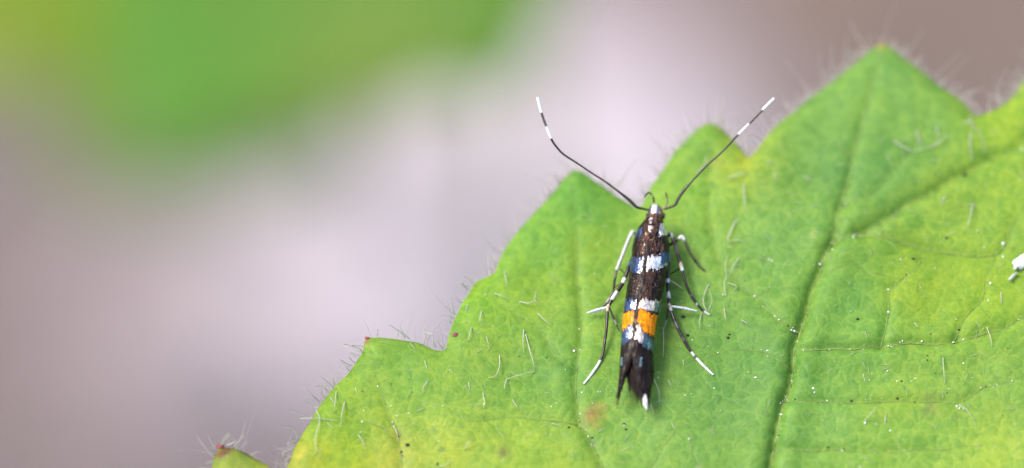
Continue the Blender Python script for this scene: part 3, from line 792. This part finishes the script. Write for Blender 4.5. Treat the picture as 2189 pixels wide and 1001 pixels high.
# ------------------------------------------------------------------ the moth
mo = at_leaf(1375, 690)
moth = empty('moth', mo, 'slender black moth with an orange band and silver marks sitting on the green leaf', 'moth')
BLACK = np.array((0.006, 0.004, 0.004)); BROWN = np.array((0.026, 0.014, 0.010)); BRONZE = np.array((0.14, 0.08, 0.055))
SILVER = np.array((0.88, 0.90, 0.88)); PINK = np.array((0.90, 0.76, 0.66)); BLUE = np.array((0.050, 0.085, 0.19)); TEAL = np.array((0.15, 0.25, 0.29)); ORANGE = np.array((0.80, 0.25, 0.002))

def sheath(stations, n_len, n_th):
    """stations: (y, left px, right px, theta0, theta1, H, zc): rows of an elliptic arc -> points"""
    S = np.array(stations, float)
    yy = np.linspace(S[0, 0], S[-1, 0], n_len)
    c = np.stack([np.interp(yy, S[:, 0], S[:, k]) for k in range(S.shape[1])], -1)
    ker = np.hanning(13); ker /= ker.sum()
    for k in range(1, c.shape[1]):
        e = np.pad(c[:, k], 6, mode='reflect', reflect_type='odd'); c[:, k] = np.convolve(e, ker, 'valid')
    t = np.linspace(0, 1, n_th)[None]
    th = np.radians(c[:, 3:4] * (1 - t) + c[:, 4:5] * t)
    return c, th

def rows_to_mesh(P):
    n, m = P.shape[:2]
    i = np.arange(n - 1)[:, None]; j = np.arange(m - 1)[None]
    a = i * m + j
    return P.reshape(-1, 3), np.stack([a, a + 1, a + m + 1, a + m], -1).reshape(-1, 4)

def wing_points(c, th, off=0.0):
    hw = c[:, 1:2]; cx = c[:, 2:3]
    px = cx + hw * np.cos(th); py = np.broadcast_to(c[:, 0:1], px.shape)
    base = at(px, py, np.broadcast_to(c[:, 6:7], px.shape))
    base[..., 2] += c[:, 5:6] * np.sin(th) + off
    return base

# (y, half width px, centre px, theta0, theta1, H cm, zc cm); theta 90 is the crest, 0 the right flank, 180 the other
RW = [(476, 20, 1397, 48, -20, 0.026, 0.060), (492, 31, 1394, 62, -35, 0.034, 0.056), (512, 37, 1392, 90, -45, 0.038, 0.054), (530, 40, 1391, 108, -50, 0.040, 0.053), (556, 40.5, 1390, 107, -50, 0.040, 0.052),
      (582, 40, 1385.5, 107, -50, 0.040, 0.052), (629, 40, 1378, 107, -50, 0.039, 0.051), (649, 39, 1373.5, 108, -50, 0.038, 0.050), (682, 36.5, 1368, 109, -45, 0.037, 0.049), (716, 35.5, 1364, 110, -40, 0.036, 0.047),
      (755, 35.5, 1361.5, 112, -30, 0.034, 0.044), (791, 29, 1366, 118, -20, 0.026, 0.042), (827, 19, 1372, 130, -10, 0.016, 0.040), (850, 11, 1377, 140, -5, 0.008, 0.038), (866, 5, 1380, 150, 0, 0.004, 0.037), (877, 1.2, 1382, 170, 5, 0.0015, 0.036)]
LW = [(476, 20, 1397, 132, 200, 0.026, 0.060), (492, 31, 1394, 118, 215, 0.034, 0.056), (512, 37, 1392, 97, 225, 0.037, 0.054), (530, 40, 1391, 96, 230, 0.038, 0.053), (556, 40.5, 1390, 98, 230, 0.038, 0.052),
      (582, 40, 1385.5, 98, 230, 0.038, 0.052), (629, 40, 1378, 98, 230, 0.037, 0.051), (649, 39, 1373.5, 98, 230, 0.036, 0.050), (682, 36.5, 1368, 98, 225, 0.035, 0.049), (716, 35.5, 1364, 98, 220, 0.034, 0.047),
      (755, 35, 1361, 102, 210, 0.030, 0.044), (775, 25, 1349.5, 90, 200, 0.024, 0.042), (791, 14, 1338.5, 60, 195, 0.018, 0.040), (815, 9, 1331, 50, 190, 0.012, 0.038), (835, 5.5, 1325.5, 45, 185, 0.007, 0.036), (852, 1.2, 1321, 30, 180, 0.002, 0.034)]

def pattern(P, side, seed, tcol):
    """wing markings laid out along the wing, plus painted sky reflections and bronze sheen"""
    q = proj(P); X = q[:, 0]; Y = q[:, 1]
    j = (vnoise(X * 0.30 + seed, Y * 0.10, 91) - 0.5) * 9 + (vnoise(X * 0.85 + seed, Y * 0.3, 92) - 0.5) * 8
    cx = np.interp(Y, [440, 491, 556, 629, 682, 755, 880], [1400, 1393, 1390, 1378, 1368, 1361, 1350])
    u = (X - cx) / 38.0
    Yj = Y + j
    g1 = vnoise(X * 0.45 + 3, Y * 0.12, 93); g2 = vnoise(X * 0.5, Y * 0.5, 94)
    C = BLACK + (BROWN - BLACK) * np.clip(g1 * 1.6 - 0.5, 0, 1)[:, None]
    G = np.full(len(X), 0.2)
    def paint(mask, col, gloss):
        C[mask] = np.broadcast_to(col, C.shape)[mask]; G[mask] = gloss
    front = (Y < 560) & (g1 > 0.45) & (np.abs(u) < 0.75)
    paint(front, BROWN * 2.0, 0.6)
    paint(front & (g1 > 0.62) & (u > 0.0), BRONZE, 0.7)  # bronze reflections along the crest, painted as colour
    paint((Y < 640) & (np.abs(u) < 0.8) & (vnoise(X * 1.1, Y * 0.5, 99) > 0.86), BRONZE * 2.2, 0.8)  # scattered bright glints, painted in as dots
    mid = (Y > 578) & (Y < 640) & (np.abs(u - 0.1) < 0.3) & (g1 > 0.4)
    paint(mid, BRONZE * 0.6, 0.5)  # bronze sheen on the crest, painted between the bands
    if side > 0:
        fl = np.clip(u, 0, 1)
        paint((Yj > 474 + 10 * (1 - fl)) & (Yj < 502) & (u > 0.42) & (u < 0.92), SILVER * 0.75, 0.8)
        paint((Yj > 548 - 4 * fl) & (Yj < 577 - 8 * fl) & (u > -0.32), SILVER, 0.75)
        paint((Yj > 542) & (Yj < 568) & (u > 0.62), BLUE * 1.4, 0.8)  # bluish sky reflection painted on this flank
        paint((Yj > 640 + 6 * fl) & (Yj < 660 + 8 * fl) & (u > -0.26), PINK, 0.75)
        paint((Yj > 648) & (Yj < 666) & (u > 0.72), TEAL, 0.8)
        paint((Yj > 664 + 12 * fl) & (Yj < 690 + 10 * np.clip((u + 0.2) / 0.4, 0, 1) + 24 * fl), ORANGE * (0.85 + 0.3 * g2)[:, None], 0.0)
        lo = 694 + 10 * np.clip((u + 0.2) / 0.4, 0, 1) + 26 * fl
        hi = 720 + 10 * np.clip((u + 0.2) / 0.4, 0, 1) + 24 * fl
        paint((Yj > lo) & (Yj < hi) & (u > -0.38), PINK, 0.75)
        paint((Yj > lo) & (Yj < hi) & (u > 0.28), TEAL * 0.9, 0.75)
        paint((np.abs(X - 1369.5 - (Y - 775) * -0.1) < 2.2) & (Y > 764) & (Y < 785), TEAL, 0.5)
        paint((tcol < 0.085 + 0.05 * (g1 - 0.5)) & (Y > 520) & (Y < 840), BLACK * 1.6, 0.3)
        paint((Yj > 848) & (np.abs(X - 1377.5 - (Y - 850) * 0.16) < 5), SILVER * 0.9, 0.1)
    else:
        fl = np.clip(-u - 0.3, 0, 1)
        paint((Yj > 480) & (Yj < 505) & (u < -0.55), BLUE * 1.5, 0.8)  # blue on this flank is the sky's reflection, painted as colour
        paint((Yj > 551) & (Yj < 580) & (u < -0.25), BLUE * 1.2, 0.8)
        paint((Yj > 553) & (Yj < 584) & (u < -0.36) & (u > -0.60) & (g2 > 0.5), SILVER, 0.8)
        paint((Yj > 642) & (Yj < 664) & (u < -0.3), BLUE * 1.5, 0.8)
        paint((Yj > 644) & (Yj < 660) & (u < -0.34) & (u > -0.66) & (g2 > 0.5), SILVER * 0.8, 0.8)
        paint((Yj > 668) & (Yj < 688 + 34 * fl), ORANGE * (0.85 + 0.3 * g2)[:, None], 0.0)
        paint((Yj > 694 + 30 * fl * 0.6) & (Yj < 716 + 40 * fl) & (u < -0.25), BLUE * 1.5, 0.8)
        paint((Yj > 702) & (Yj < 722) & (u < -0.3) & (u > -0.7) & (g2 > 0.5), SILVER * 0.8, 0.8)
        paint((np.abs(X - 1328.5) < 2.2) & (Y > 764) & (Y < 782), TEAL, 0.5)
    return C, G

for st, side, off in ((LW, -1, 0.0), (RW, 1, 0.0022)):
    c, th = sheath(st, 340, 64)
    P = wing_points(c, th, off)
    rough = (vnoise(np.arange(340)[:, None] * 0.13 + 0 * th, th * 9, 95) - 0.5) * 0.0010
    P[..., 2] += rough
    V, F = rows_to_mesh(P)
    if side > 0: F = F[:, ::-1]
    C, G = pattern(V, side, 10 if side > 0 else 30, np.tile(np.linspace(0, 1, 64), 340))
    w = mesh_np('forewing', V, F, M['scales'], moth, cols=C, attrs={'gloss': G})
    so = w.modifiers.new('thickness', 'SOLIDIFY'); so.thickness = 0.0012; so.offset = -1
    w['label'] = 'forewing with white tip lying over the other wing' if side > 0 else 'forewing partly covered by the other wing'

# body: head, thorax and abdomen in one skin
BODY = [(437, 1.0, 1400, 0, 360, 0.002, 0.072), (439, 6, 1400, 0, 360, 0.007, 0.071), (443, 11.5, 1400.5, 0, 360, 0.012, 0.069), (450, 15.5, 1401, 0, 360, 0.017, 0.067), (458, 17, 1400.5, 0, 360, 0.020, 0.065), (465, 17.5, 1399.5, 0, 360, 0.021, 0.064),
        (469, 18.5, 1398.5, 0, 360, 0.0225, 0.062), (476, 22, 1397, 0, 360, 0.027, 0.060), (491, 30.5, 1393.5, 0, 360, 0.0345, 0.056), (512, 35, 1392, 0, 360, 0.0375, 0.053), (530, 36, 1391, 0, 360, 0.0365, 0.052), (600, 35, 1382, 0, 360, 0.034, 0.049), (680, 31, 1368, 0, 360, 0.031, 0.047),
        (740, 26, 1361, 0, 360, 0.025, 0.043), (780, 14, 1356, 0, 360, 0.016, 0.040), (800, 3, 1354, 0, 360, 0.003, 0.038)]
S = np.array(BODY, float)
yy = np.concatenate([np.linspace(437, 480, 60), np.linspace(481, 800, 120)])
c = np.stack([np.interp(yy, S[:, 0], S[:, k]) for k in range(7)], -1)
th = np.radians(np.linspace(0, 360, 49)[None, :] + 0 * yy[:, None])
P = wing_points(c, th)
V, F = rows_to_mesh(P)
q = proj(V); X = q[:, 0]; Y = q[:, 1]; yrow = np.repeat(yy, 49); trow = th.ravel()
g = vnoise(X * 0.4, Y * 0.15, 96)
C = BROWN * (0.7 + 1.3 * g)[:, None]; G = np.full(len(V), 0.5)
head = yrow < 468
C[head] = np.array((0.30, 0.25, 0.24)); G[head] = 0.85
m = head & (np.abs(X - 1399) < 5.5) & (yrow < 466); C[m] = SILVER; G[m] = 0.8
m = head & (X < 1391); C[m] = np.array((0.16, 0.16, 0.28))
m = (yrow > 476) & (np.abs(X - 1393 + (Y - 470) * 0.12) < 4.2) & (Y < 505) & (yrow < 530) & (g > 0.35); C[m] = PINK * 0.8; G[m] = 0.8
m = (np.hypot(X - 1386, (Y - 510) * 0.6) < 5.0) & (yrow < 560); C[m] = SILVER; G[m] = 0.3
m = (yrow > 465) & (yrow < 472); C[m] = BRONZE
m = (yrow > 472) & (yrow < 520) & (np.abs(X - 1402) < 7) & (g > 0.4); C[m] = BRONZE
m = (yrow > 560) & (np.sin(trow) < 0.0); C[m] = np.array((0.28, 0.24, 0.19)); G[m] = 0.2
mesh_np('body', V, F[:, ::-1], M['scales'], moth, cols=C, attrs={'gloss': G})

# eyes at the sides of the head
for px, py, z in ((1417.5, 462, 0.064), (1384.5, 464, 0.064)):
    V, F = blob(at(px, py, z), 0.0062, 3, 12, 14, (0.75, 1.25, 1.1))
    mesh_np('eye', V, F, M['eye'], moth)

def limb(name, pts, radii, bands, parent, sides=10, n=60, z_min=True):
    """jointed limb; pts (px, py, height above the leaf), bands: (fraction, colour) steps"""
    W_ = []
    for px, py, h in pts:
        W_.append(on_leaf(px, py, h))
    P = catmull(W_, n); s = np.concatenate([[0], np.cumsum(np.linalg.norm(np.diff(P, axis=0), axis=1))]); s /= s[-1]
    ctrl = np.linspace(0, 1, len(radii))
    R = np.interp(s, ctrl, radii)
    R = R * (1 + 0.10 * (vnoise(s * 40, s * 0 + pts[0][0] * 0.01, 97) - 0.5))
    V, F = tube_arrays(P, R, sides)
    tv = np.concatenate([np.repeat(s, sides), [0, 1]])
    ring = np.concatenate([np.tile(np.arange(sides), n), [0, 0]])
    tv2 = tv + (vnoise(ring * 0.9, tv * 5, 98) - 0.5) * 0.02
    C = np.zeros((len(V), 3))
    for f, col in bands: C[tv2 >= f - 1e-6] = col
    C[tv2 < bands[0][0]] = bands[0][1]
    return mesh_np(name, V, F, M['limb'], parent, cols=C)

DK = np.array((0.020, 0.014, 0.013)); DG = np.array((0.09, 0.075, 0.07)); WH = np.array((0.62, 0.62, 0.62)); GREY = np.array((0.34, 0.33, 0.33)); OLIVE = np.array((0.075, 0.07, 0.03)); TN = np.array((0.45, 0.36, 0.24))
R_ = lambda *a: [x * 0.00088 for x in a]
# middle leg on the blue-flanked side, silver tibia
l = limb('leg', [(1366, 520, 0.030), (1355, 497, 0.055), (1347, 505, 0.058), (1331, 545, 0.046), (1318, 578, 0.036)], R_(3, 4.2, 4.2, 4.4, 4.6), [(0, GREY), (0.18, WH), (0.36, GREY * 1.3), (0.62, WH * 0.75), (0.72, GREY * 1.2), (0.92, WH * 0.7)], moth)
limb('tarsus', [(1318, 578, 0.036), (1314, 600, 0.028), (1310, 625, 0.016), (1298, 645, 0.006), (1288, 656, 0.002)], R_(3.4, 3.2, 3, 2.6, 2), [(0, DG), (0.2, DK), (0.5, DG), (0.72, GREY), (0.85, DG)], l)
limb('spur', [(1325, 575, 0.036), (1330, 580, 0.030), (1335, 586, 0.024)], R_(1.8, 1.6, 0.8), [(0, DG)], l, n=14)
# hind leg on the same side
l = limb('leg', [(1352, 552, 0.034), (1344, 572, 0.042), (1332, 604, 0.040), (1313, 633, 0.036), (1299, 657, 0.030)], R_(4.2, 5.2, 5.0, 5.0, 4.6), [(0, DK), (0.12, BLUE), (0.2, DK), (0.42, WH), (0.52, DK), (0.70, WH), (0.86, DK), (0.96, TN)], moth)
limb('tarsus', [(1299, 658, 0.030), (1297, 694, 0.026), (1294, 722, 0.018), (1287, 762, 0.006), (1269, 794, 0.002), (1248, 821, 0.002)], R_(4.0, 4.0, 3.6, 3.2, 3.6, 2.6), [(0, TN), (0.05, DK), (0.38, DG * 0.6), (0.42, DK), (0.64, WH), (0.80, WH * 0.9)], l)
limb('spur', [(1297, 657, 0.030), (1274, 663, 0.022), (1252, 670, 0.016)], R_(2.6, 3.0, 1.0), [(0, WH), (0.93, TN)], l, n=24)
limb('spur', [(1294, 660, 0.028), (1280, 666, 0.018), (1266, 672, 0.010)], R_(2.0, 2.2, 0.8), [(0, WH * 0.8)], l, n=20)
limb('spur', [(1303, 658, 0.030), (1313, 684, 0.022), (1325, 710, 0.014)], R_(2.6, 2.4, 0.9), [(0, DK), (0.5, GREY * 0.7), (0.7, DK)], l, n=24)
limb('spur', [(1330, 606, 0.038), (1320, 610, 0.034), (1313, 618, 0.030)], R_(1.8, 1.6, 0.7), [(0, DK)], l, n=14)
# front leg on the other side, olive and thin
l = limb('leg', [(1424, 528, 0.032), (1446, 515, 0.044), (1457, 506, 0.048), (1464, 516, 0.044), (1472, 535, 0.034)], R_(4.0, 4.2, 4.0, 4.0, 4.2), [(0, OLIVE), (0.45, WH), (0.66, GREY * 0.7), (0.72, OLIVE)], moth)
limb('tarsus', [(1472, 535, 0.034), (1482, 552, 0.020), (1494, 568, 0.008), (1507, 579, 0.002)], R_(3.6, 3.2, 3.0, 2.2), [(0, OLIVE), (0.4, DK), (0.55, OLIVE)], l)
# middle leg on the same side
l = limb('leg', [(1422, 516, 0.034), (1433, 499, 0.056), (1440, 515, 0.056), (1450, 548, 0.046), (1459, 579, 0.036)], R_(3.4, 4.2, 4.6, 4.8, 4.4), [(0, DK), (0.22, GREY * 0.8), (0.34, DK), (0.5, DG), (0.66, DK * 1.5), (0.84, TN), (0.92, WH)], moth)
limb('tarsus', [(1459, 580, 0.036), (1468, 612, 0.026), (1484, 643, 0.012), (1502, 663, 0.004), (1517, 673, 0.002)], R_(3.6, 3.6, 3.4, 3.0, 2.4), [(0, DK), (0.45, DG), (0.5, DK), (0.66, GREY), (0.71, DK), (0.88, WH * 0.8)], l)
limb('spur', [(1454, 573, 0.038), (1443, 580, 0.032), (1432, 587, 0.026)], R_(2.2, 2.0, 1.2), [(0, DK)], l, n=14)
# hind leg on the same side, close along the body
l = limb('leg', [(1428, 532, 0.042), (1429, 556, 0.042), (1427, 580, 0.042), (1428, 618, 0.038), (1431, 655, 0.032)], R_(4.4, 5.0, 5.2, 5.0, 4.8), [(0, TEAL), (0.22, DK), (0.52, WH), (0.60, DK), (0.76, WH), (0.86, DK), (0.96, TN)], moth)
limb('tarsus', [(1432, 656, 0.032), (1442, 685, 0.026), (1455, 714, 0.018), (1472, 745, 0.007), (1497, 775, 0.002), (1525, 802, 0.002)], R_(4.2, 4.2, 3.8, 3.4, 3.6, 2.2), [(0, WH * 0.7), (0.05, DK), (0.2, DG), (0.28, DK), (0.40, DG), (0.45, DK), (0.60, WH), (0.67, DG), (0.70, WH), (0.84, GREY), (0.86, WH)], l)
limb('spur', [(1436, 655, 0.032), (1462, 659, 0.024), (1490, 665, 0.018)], R_(2.4, 3.2, 1.6), [(0, WH), (0.4, GREY * 1.4), (0.5, WH)], l, n=24)
limb('spur', [(1428, 658, 0.030), (1425, 682, 0.022), (1418, 708, 0.014)], R_(2.6, 2.4, 0.9), [(0, DK), (0.5, GREY * 0.6)], l, n=24)
limb('spur', [(1432, 600, 0.040), (1445, 607, 0.034), (1459, 617, 0.026)], R_(2.0, 1.9, 0.8), [(0, TN * 0.6)], l, n=14)

# antennae: dark threads with two white bands near the tip
def antenna(pts, radii, bands):
    n = 110
    A = np.array(pts, float)
    W_ = at(A[:, 0], A[:, 1], A[:, 2])
    P = catmull(W_, n); s = np.concatenate([[0], np.cumsum(np.linalg.norm(np.diff(P, axis=0), axis=1))]); s /= s[-1]
    R = np.interp(s, np.linspace(0, 1, len(radii)), radii)
    R = R * (1 + 0.10 * np.sin(s * 2 * math.pi * 55))
    V, F = tube_arrays(P, R, 8)
    tv = np.concatenate([np.repeat(s, 8), [0, 1]])
    C = np.zeros((len(V), 3))
    for f, col in bands: C[tv >= f] = col
    return mesh_np('antenna', V, F, M['limb'], moth, cols=C)
AD = np.array((0.035, 0.024, 0.018)); AB = np.array((0.09, 0.066, 0.052)); AW = np.array((0.85, 0.85, 0.85))
antenna([(1386, 449, 0.068), (1372, 446, 0.074), (1360, 442, 0.080), (1343, 426, 0.092), (1296, 390, 0.118), (1265, 370, 0.132), (1234, 349, 0.148), (1206, 331, 0.160), (1192, 317, 0.168), (1180, 300, 0.178), (1170, 276, 0.190), (1158, 243, 0.205), (1149, 208, 0.222)],
        R_(2.2, 3.8, 4.0, 2.4, 2.3, 2.2, 2.2, 2.4, 2.6, 2.9, 3.0, 3.2, 3.4), [(0, AD), (0.745, AW), (0.815, AB), (0.91, AW)])
antenna([(1419, 448, 0.068), (1430, 444, 0.074), (1443, 438, 0.080), (1450, 425, 0.088), (1464, 405, 0.098), (1506, 359, 0.124), (1537, 331, 0.142), (1559, 309, 0.155), (1576, 290, 0.166), (1600, 266, 0.180), (1629, 236, 0.197), (1655, 210, 0.212)],
        R_(2.2, 3.8, 4.0, 2.4, 2.4, 2.3, 2.3, 2.5, 2.8, 3.0, 3.2, 3.4), [(0, AD), (0.68, AW), (0.775, AB), (0.90, AW)])
# palps curving up before the head
def palp(pts, radii, bands):
    A = np.array(pts, float); P = catmull(at(A[:, 0], A[:, 1], A[:, 2]), 30)
    s = np.linspace(0, 1, 30); V, F = tube_arrays(P, np.interp(s, np.linspace(0, 1, len(radii)), radii), 8)
    tv = np.concatenate([np.repeat(s, 8), [0, 1]]); C = np.zeros((len(V), 3))
    for f, col in bands: C[tv >= f] = col
    mesh_np('palp', V, F, M['limb'], moth, cols=C)
palp([(1396, 441, 0.060), (1398, 430, 0.070), (1395, 419, 0.082), (1388, 412, 0.090), (1381, 416, 0.094), (1378, 423, 0.096)], R_(3.0, 2.4, 2.2, 2.0, 1.8, 0.8), [(0, TN), (0.15, AD), (0.35, TN * 0.7), (0.5, DK)])
palp([(1418, 448, 0.058), (1423, 440, 0.066), (1427, 430, 0.076), (1425, 419, 0.086), (1423, 411, 0.092)], R_(3.0, 2.2, 2.0, 2.0, 0.8), [(0, TN), (0.3, TN * 0.6), (0.75, DK)])

# hair fringe along the hind edges of the wings
fr = Bag()
def strands(n, a0, a1, b0, b1, z0, z1, r):
    for k in range(n):
        f = rng.random(); g_ = np.clip(f + rng.normal(0, 0.12), -0.1, 1.1)
        p0 = np.array(a0) * (1 - f) + np.array(a1) * f; p1 = np.array(b0) * (1 - g_) + np.array(b1) * g_
        p1 = p1 + rng.normal(0, (2.5, 7)); m = (p0 + p1) / 2 + rng.normal(0, 1.5, 2)
        P = catmull([at(p0[0], p0[1], z0), at(m[0], m[1], (z0 + z1) / 2 + rng.normal(0, 0.003)), at(p1[0], p1[1], z1 + rng.normal(0, 0.004))], 7)
        V, F = tube_arrays(P, r * np.linspace(1, 0.25, 7), 3, cap=False); fr.add(V, F)
strands(150, (1338, 742), (1372, 842), (1342, 816), (1374, 862), 0.050, 0.036, 0.0011)
strands(110, (1336, 752), (1356, 770), (1338, 800), (1362, 830), 0.052, 0.038, 0.0011)
strands(70, (1396, 770), (1386, 850), (1395, 812), (1385, 868), 0.042, 0.036, 0.0009)
strands(40, (1330, 800), (1322, 845), (1327, 840), (1316, 866), 0.038, 0.030, 0.0008)
strands(26, (1344, 780), (1350, 790), (1344, 826), (1347, 846), 0.044, 0.034, 0.0012)
fr.build('wing_fringe', M['fringe'], moth, kind='stuff')
